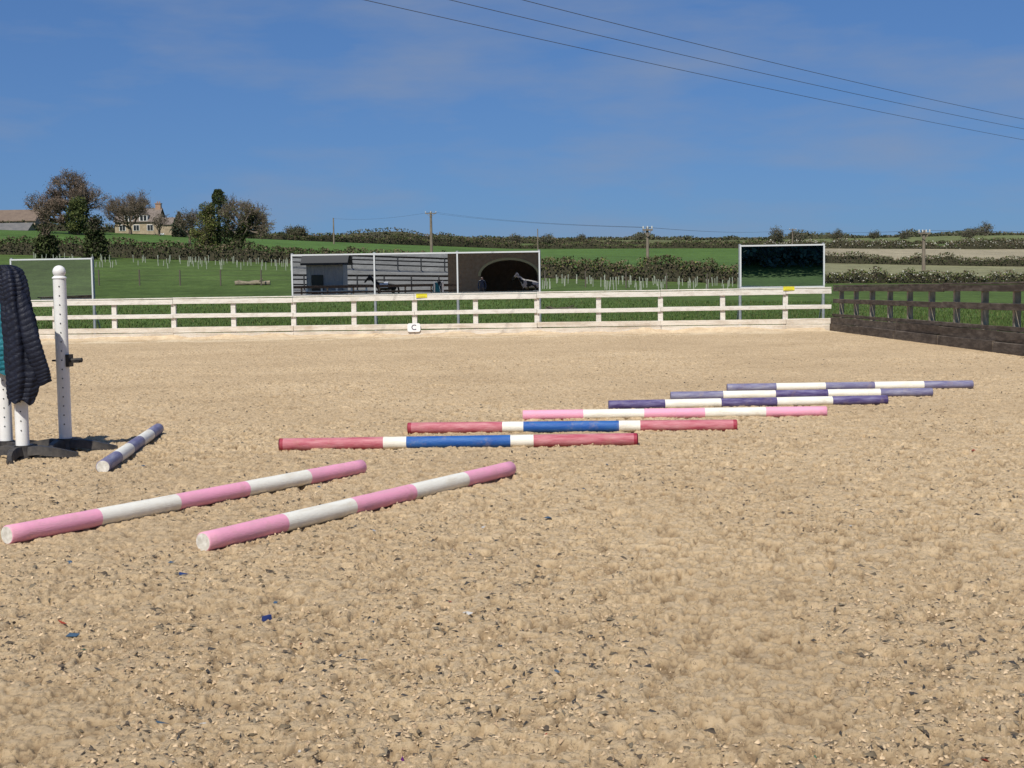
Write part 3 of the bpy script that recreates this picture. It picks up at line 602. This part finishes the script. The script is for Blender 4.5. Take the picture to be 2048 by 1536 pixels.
for i,(p,q) in enumerate([((-3.3,35),(28,72)),((-1.15,35.1),(26.1,67)),((.7,35.2),(24.5,63))]):
    p=Vector(p);q=Vector(q);d=(q-p); a=p-d*.75; b=q+d*.45; wire(m,(a.x,a.y,9.25),(b.x,b.y,9.3),.55,.0095,n=40)
m.build('overhead_power_lines',[M_wire])
for c in((-25.5,8.5),(39.,83)):
    z=float(terr(*c)); m=MB(); m.tube([(c[0],c[1],z-.5),(c[0],c[1],9.2)],[.18,.14],n=10); m.beam((c[0]-1.8,c[1]+1.5,9.1),(c[0]+1.8,c[1]-1.5,9.1),.12,.14,0); m.build('utility_pole',[M_up])
# ------------------------------------------------------------------ buildings
M_stone=mat('limestone',(.44,.36,.25),var=(.30,.24,.16),scale=1.6,rough=.9,bump=.4,bscale=5); M_slate=mat('stone_slate_roof',(.15,.125,.11),var=(.22,.18,.15),scale=2,stretch=(1,1,3),rough=.9)
M_win=mat('window_glass',(.03,.035,.04),rough=.15,spec=.5); M_wf=mat('window_frame_white',(.75,.75,.72)); M_clay=mat('brick_chimney',(.32,.19,.12),var=(.40,.27,.19),scale=4)
def gable(m,x0,x1,y0,y1,ze,zr,mt,over=.25,th=.15):
    yc=(y0+y1)/2
    for sgn,ya in((1,y0-over),(-1,y1+over)):
        vs=[(x0-over,ya,ze-.1),(x1+over,ya,ze-.1),(x1+over,yc,zr),(x0-over,yc,zr)]; up=[(v[0],v[1],v[2]+th) for v in vs]
        m.add(vs+up,[(3,2,1,0),(4,5,6,7),(0,1,5,4),(1,2,6,5),(2,3,7,6),(3,0,4,7)],mt)
def stone_house():
    E=link(bpy.data.objects.new('stone_house',None)); x0,x1,y0,y1=-74.,-66.,250,256; zb,ze,zr=10.5,15.4,18.0
    w=MB(); w.add([(x0,y0,zb),(x1,y0,zb),(x1,y1,zb),(x0,y1,zb),(x0,y0,ze),(x1,y0,ze),(x1,y1,ze),(x0,y1,ze),(x0,(y0+y1)/2,zr),(x1,(y0+y1)/2,zr)],[(0,1,5,4),(2,3,7,6),(1,2,6,9,5),(3,0,4,8,7)]); w.box((-64.3,252,13),(3.4,4.5,3.6),0); w.build('walls',[M_stone],E)
    r=MB(); gable(r,x0,x1,y0,y1,ze,zr,0); gable(r,-65.9,-62.6,249.8,254.2,14.8,16.1,0); r.build('roof',[M_slate],E)
    wn=MB()
    for x in(-72.6,-70,-67.4):
        for z in(12.2,14.3):
            wn.box((x,y0-.03,z),(1.2,.06,1.15),1); wn.box((x-.27,y0-.08,z),(.46,.06,.95),0); wn.box((x+.27,y0-.08,z),(.46,.06,.95),0)
    wn.build('windows',[M_win,M_wf],E)
    d=MB()
    for x in(-71.4,-68.6):
        d.box((x,y0+.55,16.1),(1.5,1.4,1.2),0); d.box((x-.33,y0-.19,16.1),(.5,.06,.9),1); d.box((x+.33,y0-.19,16.1),(.5,.06,.9),1)
        d.add([(x-.9,y0-.2,16.65),(x+.9,y0-.2,16.65),(x,y0-.2,17.4),(x-.9,y0+2.4,16.65),(x+.9,y0+2.4,16.65),(x,y0+2.4,17.4)],[(0,1,2),(0,2,5,3),(1,4,5,2)],2)
    d.build('dormers',[M_wf,M_win,M_slate],E)
    c=MB(); c.box((x1-.5,253,18.0),(1.0,.9,1.8),0); c.box((x1-.5,253,18.94),(1.2,1.1,.12),0); c.tube([(x1-.7,253,19.0),(x1-.7,253,19.35)],.13,n=8); c.tube([(x1-.3,253,19.0),(x1-.3,253,19.35)],.13,n=8); c.box((x0+.5,253,18.0),(1.0,.9,1.2),0); c.build('chimneys',[M_clay],E)
    dd=MB(); dd.box((-65.2,249.7,12.2),(.9,.08,2.0),0); dd.build('door',[M_wf],E)
stone_house()
def barn(name,x0,x1,y0,y1,zb,ze,zr,mw,mr,doors):
    E=link(bpy.data.objects.new(name,None)); yc=(y0+y1)/2; w=MB()
    w.add([(x0,y0,zb),(x1,y0,zb),(x1,y1,zb),(x0,y1,zb),(x0,y0,ze),(x1,y0,ze),(x1,y1,ze),(x0,y1,ze),(x0,yc,zr),(x1,yc,zr)],[(0,1,5,4),(2,3,7,6),(1,2,6,9,5),(3,0,4,8,7)]); w.build('walls',[mw],E)
    r=MB(); gable(r,x0,x1,y0,y1,ze,zr,0); r.build('roof',[mr],E); d=MB()
    for x in doors: d.box((x,y0-.05,zb+2.2),(1.6,.1,2.2),0)
    d.build('doors',[M_win],E)
M_rb=mat('brown_tile_roof',(.15,.11,.085),var=(.20,.15,.11),scale=1.2)
barn('stone_barn',-118,-93.2,262,270,11,16.6,18.9,M_stone,M_rb,[-97,-103]); barn('farm_outbuilding',-100,-88.3,244,249,10.5,13.8,15.2,M_stone,mat('grey_sheet_roof',(.12,.12,.12),var=(.18,.17,.16),scale=1),[-95])
# ------------------------------------------------------------------ behind the camera (seen in the mirrors)
M_brick=mat('yard_brick',(.36,.21,.11),var=(.45,.29,.17),scale=4,rough=.9)
def stable():
    E=link(bpy.data.objects.new('stable_barn',None)); y=-15.; w=MB(); hw=2.1; cx=-.1; x0,x1=-4.6,7.5; H=3.9
    N=16; arc=[(cx+hw*math.cos(math.pi-math.pi*k/N),1.75+1.15*math.sin(math.pi*k/N)) for k in range(N+1)]
    w.box(((x0+cx-hw)/2,y-.15,H/2),(cx-hw-x0,.3,H),0); w.box(((x1+cx+hw)/2,y-.15,H/2),(x1-cx-hw,.3,H),0)
    for k in range(N):
        (a,za),(b,zb)=arc[k],arc[k+1]; w.add([(a,y,za),(b,y,zb),(b,y,H),(a,y,H),(a,y-.3,za),(b,y-.3,zb)],[(3,2,1,0),(0,1,5,4)],0)
    w.box((x0+.15,y-4.3,H/2),(.3,8,H),0); w.box((x1-.15,y-4.3,H/2),(.3,8,H),0); w.box(((x0+x1)/2,y-8.2,H/2),(x1-x0,.3,H),0); w.build('walls',[M_brick],E)
    t=MB()
    for k in range(N):
        (a,za),(b,zb)=arc[k],arc[k+1]; f=1.09; t.add([(a,y+.03,za),(b,y+.03,zb),(cx+(b-cx)*f,y+.03,1.75+(zb-1.75)*1.15),(cx+(a-cx)*f,y+.03,1.75+(za-1.75)*1.15)],[(0,1,2,3)],0)
    t.build('arch_trim',[mat('arch_trim_timber',(.6,.46,.22))],E)
    r=MB(); gable(r,x0,x1,y-8.3,y,H,H+2.4,0,over=.4); r.build('roof',[M_slate],E)
stable()
def shed():
    E=link(bpy.data.objects.new('timber_shed',None)); w=MB(); w.box((-12.6,-8.5,1.35),(2.5,2.4,2.8),0)
    for k in range(11): w.box((-13.8+k*.24,-7.28,1.35),(.02,.03,2.7),0)
    w.build('walls',[mat('grey_boards',(.42,.42,.41),var=(.32,.32,.32),scale=3,stretch=(6,6,1))],E)
    r=MB(); gable(r,-13.9,-11.3,-9.7,-7.3,2.75,3.5,0,over=.3); r.build('roof',[mat('shed_felt',(.05,.05,.055))],E); d=MB(); d.box((-13.1,-7.26,1.05),(.8,.06,1.9),0); d.build('door',[M_win],E)
shed()
WR=mat('white_rail_paint',(.85,.85,.83))
m=MB()
for k in range(5): m.box((-13.7+k*1.0,-6.4,.6),(.12,.1,1.3),0)
for z in(.5,.85,1.2): m.beam((-13.8,-6.33,z),(-9.6,-6.33,z),.04,.14,0)
m.build('white_paddock_fence',[WR])
m=MB(); pr=None
for k in range(12):
    x=14+k*1.3; y=-22-3*math.sin(k*.45); z=float(terr(x,y)); m.box((x,y,z+.5),(.12,.12,1.1),0)
    if pr:
        for h in(.6,1.0): m.beam((pr[0],pr[1]+.07,pr[2]+h),(x,y+.07,z+h),.04,.13,0)
    pr=(x,y,z)
m.build('white_paddock_fence',[WR])
def skin(name,nodes,edges,mats,loc,rz,sub=2):
    me=bpy.data.meshes.new(name); me.from_pydata([n[:3] for n in nodes],edges,[])
    o=link(bpy.data.objects.new(name,me)); s=o.modifiers.new('skin','SKIN'); s.use_smooth_shade=True
    for i,n in enumerate(nodes): me.skin_vertices[0].data[i].radius=(n[3],n[3])
    me.skin_vertices[0].data[0].use_root=True
    q=o.modifiers.new('sub','SUBSURF'); q.levels=q.render_levels=sub
    for mm in mats: me.materials.append(mm)
    o.location=loc; o.rotation_euler=(0,0,rz); return o
def horse(loc,rz,mt,mane,blanket=None):
    N=[(-.55,0,1.22,.25),(-.1,0,1.16,.28),(.4,0,1.2,.26),(.62,0,1.38,.17),(.84,0,1.62,.12),(1.02,0,1.82,.095),(1.22,0,1.64,.08),(1.4,0,1.42,.055)]
    Ed=[(0,1),(1,2),(2,3),(3,4),(4,5),(5,6),(6,7)]
    for s in(-1,1):
        b=len(N); N+=[(-.58,s*.14,1.0,.15),(-.46,s*.15,.8,.10),(-.72,s*.15,.5,.06),(-.68,s*.15,.15,.042),(-.63,s*.15,.04,.058)]; Ed+=[(0,b),(b,b+1),(b+1,b+2),(b+2,b+3),(b+3,b+4)]
        b=len(N); N+=[(.42,s*.13,.95,.11),(.44,s*.13,.5,.055),(.43,s*.13,.14,.038),(.47,s*.13,.04,.052)]; Ed+=[(2,b),(b,b+1),(b+1,b+2),(b+2,b+3)]
        b=len(N); N+=[(1.03,s*.06,1.92,.03),(1.04,s*.07,1.98,.012)]; Ed+=[(5,b),(b,b+1)]
    b=len(N); N+=[(-.82,0,1.22,.06),(-.9,0,.9,.07),(-.88,0,.5,.04)]; Ed+=[(0,b),(b,b+1),(b+1,b+2)]
    o=skin('horse',N,Ed,[mt],loc,rz)
    if blanket:
        q=MB(); vs=[];
        for i in range(5):
            for k in range(13): a=math.radians(-20+k*220/12); vs.append((-.2+i*.14,.30*math.cos(a),1.16+.30*math.sin(a)))
        q.add(vs,[(i*13+k,i*13+k+1,(i+1)*13+k+1,(i+1)*13+k) for i in range(4) for k in range(12)],0,True); q.build('saddle_blanket',[blanket],o)
horse((-8.4,-6.2,0),math.pi,mat('black_coat',(.012,.011,.011),rough=.5),None,mat('white_cloth',(.8,.8,.8)))
horse((1.35,-6.0,0),math.pi+.5,mat('piebald_coat',(.02,.015,.012),var=(.5,.42,.36),scale=2.2,lo=.49,hi=.51,detail=1,rough=.6),None)
def person(loc,rz):
    m=bpy.data.materials.new('person_clothes');m.use_nodes=True;nt=m.node_tree;b=nt.nodes['Principled BSDF'];tc=nt.nodes.new('ShaderNodeTexCoord');sx=nt.nodes.new('ShaderNodeSeparateXYZ');r=nt.nodes.new('ShaderNodeValToRGB');mr=nt.nodes.new('ShaderNodeMapRange');mr.inputs['From Max'].default_value=1.8
    nt.links.new(tc.outputs['Object'],sx.inputs[0]);nt.links.new(sx.outputs[2],mr.inputs['Value']);nt.links.new(mr.outputs[0],r.inputs['Fac']);nt.links.new(r.outputs['Color'],b.inputs['Base Color'])
    r.color_ramp.interpolation='CONSTANT';e=r.color_ramp.elements;e[0].color=(.02,.018,.015,1);e[1].position=.25;e[1].color=(.05,.05,.06,1)
    for p,c in((.52,(.03,.04,.07)),(.83,(.5,.3,.22)),(.93,(.08,.05,.03))): q=e.new(p);q.color=(*c,1)
    N=[(0,0,.95,.15),(0,0,1.2,.14),(0,0,1.4,.13),(0,0,1.5,.06),(0,.01,1.6,.085),(0,0,1.68,.09)];Ed=[(0,1),(1,2),(2,3),(3,4),(4,5)]
    for s in(-1,1):
        k=len(N);N+=[(s*.1,0,.85,.1),(s*.11,.01,.48,.065),(s*.12,-.02,.1,.045),(s*.12,.1,.04,.04)];Ed+=[(0,k),(k,k+1),(k+1,k+2),(k+2,k+3)]
        k=len(N);N+=[(s*.19,0,1.4,.06),(s*.25,.02,1.13,.045),(s*.24,.14,.92,.035),(s*.24,.2,.86,.03)];Ed+=[(2,k),(k,k+1),(k+1,k+2),(k+2,k+3)]
    skin('person',N,Ed,[m],loc,rz)
person((-1.9,-5.8,0),0)
# dense plantation behind the yard, seen in the side mirror
xx=np.linspace(8,80,120); yy=-58+0*xx; hz=4.2+2.8*vnoise(xx*.2,xx*0,50); zz=terr(xx,yy); core=ribbon_core(xx,yy,zz,hz*.9,5.,(.07,.13,.12))
n=20000; u=rng.uniform(8,80,n); P=np.stack([u,rng.uniform(-54,-49,n),rng.random(n)],-1); P[:,2]=terr(P[:,0],P[:,1])+P[:,2]*np.interp(u,xx,hz)
V,F,C=merge([core,leaves(P,.45,palette(n,[(.06,.11,.09),(.07,.13,.11),(.05,.09,.08)],[1,1,1],.1))]); np_mesh('woodland',V,F,[M_leaf],cols=C)
# ------------------------------------------------------------------ light, world, camera
el=math.radians(50); az=math.radians(197)
sd=Vector((math.sin(az)*math.cos(el),math.cos(az)*math.cos(el),math.sin(el)))
L=bpy.data.lights.new('sun','SUN');L.energy=4.7;L.angle=math.radians(.5);L.color=(1,.95,.86);lo=link(bpy.data.objects.new('sun',L));lo.rotation_euler=sd.to_track_quat('Z','Y').to_euler();lo.location=(0,-20,30)
w=bpy.data.worlds.new('World');SC.world=w;w.use_nodes=True;nt=w.node_tree;bg=nt.nodes['Background'];sk=nt.nodes.new('ShaderNodeTexSky');sk.sky_type='NISHITA';sk.sun_disc=False;sk.sun_elevation=el;sk.sun_rotation=az;sk.air_density=1.;sk.dust_density=.3;sk.ozone_density=3.
gm=nt.nodes.new('ShaderNodeGamma');gm.inputs['Gamma'].default_value=.6
tn=nt.nodes.new('ShaderNodeMix');tn.data_type='RGBA';tn.blend_type='MULTIPLY';tn.inputs[0].default_value=1.;tn.inputs[7].default_value=(.62,1.07,1.88,1)
tc=nt.nodes.new('ShaderNodeTexCoord');mp=nt.nodes.new('ShaderNodeMapping');mp.inputs['Scale'].default_value=(2.6,2.6,11);nz=nt.nodes.new('ShaderNodeTexNoise');nz.inputs['Scale'].default_value=1.9;nz.inputs['Detail'].default_value=7;nz.inputs['Roughness'].default_value=.55
rp=nt.nodes.new('ShaderNodeValToRGB');rp.color_ramp.elements[0].position=.46;rp.color_ramp.elements[1].position=.75;rp.color_ramp.elements[0].color=(0,0,0,1);rp.color_ramp.elements[1].color=(.6,.6,.6,1)
mx=nt.nodes.new('ShaderNodeMix');mx.data_type='RGBA';mx.inputs[7].default_value=(3.0,3.6,4.9,1)
nt.links.new(tc.outputs['Generated'],mp.inputs['Vector']);nt.links.new(mp.outputs[0],nz.inputs['Vector']);nt.links.new(nz.outputs['Fac'],rp.inputs['Fac']);nt.links.new(rp.outputs['Color'],mx.inputs[0])
nt.links.new(sk.outputs[0],gm.inputs['Color']);nt.links.new(gm.outputs[0],tn.inputs[6]);nt.links.new(tn.outputs[2],mx.inputs[6]);nt.links.new(mx.outputs[2],bg.inputs['Color']);bg.inputs['Strength'].default_value=.085
f=2650.;pitch=math.atan(184.4/2650);roll=math.radians(.87)
fw=Vector((0,math.cos(pitch),-math.sin(pitch)));rt=Vector((1,0,0));up=rt.cross(fw);c,s=math.cos(roll),math.sin(roll);cr=rt*c-up*s;cu2=rt*s+up*c
cam=bpy.data.cameras.new('camera');cam.sensor_width=36;cam.lens=36*f/2048;cam.clip_end=8000;cam.clip_start=.05
co=link(bpy.data.objects.new('camera',cam));M=Matrix((cr,cu2,-fw)).transposed().to_4x4();M.translation=(0,0,1.25);co.matrix_world=M;SC.camera=co
SC.view_settings.view_transform='Standard';SC.view_settings.look='None';SC.view_settings.exposure=0
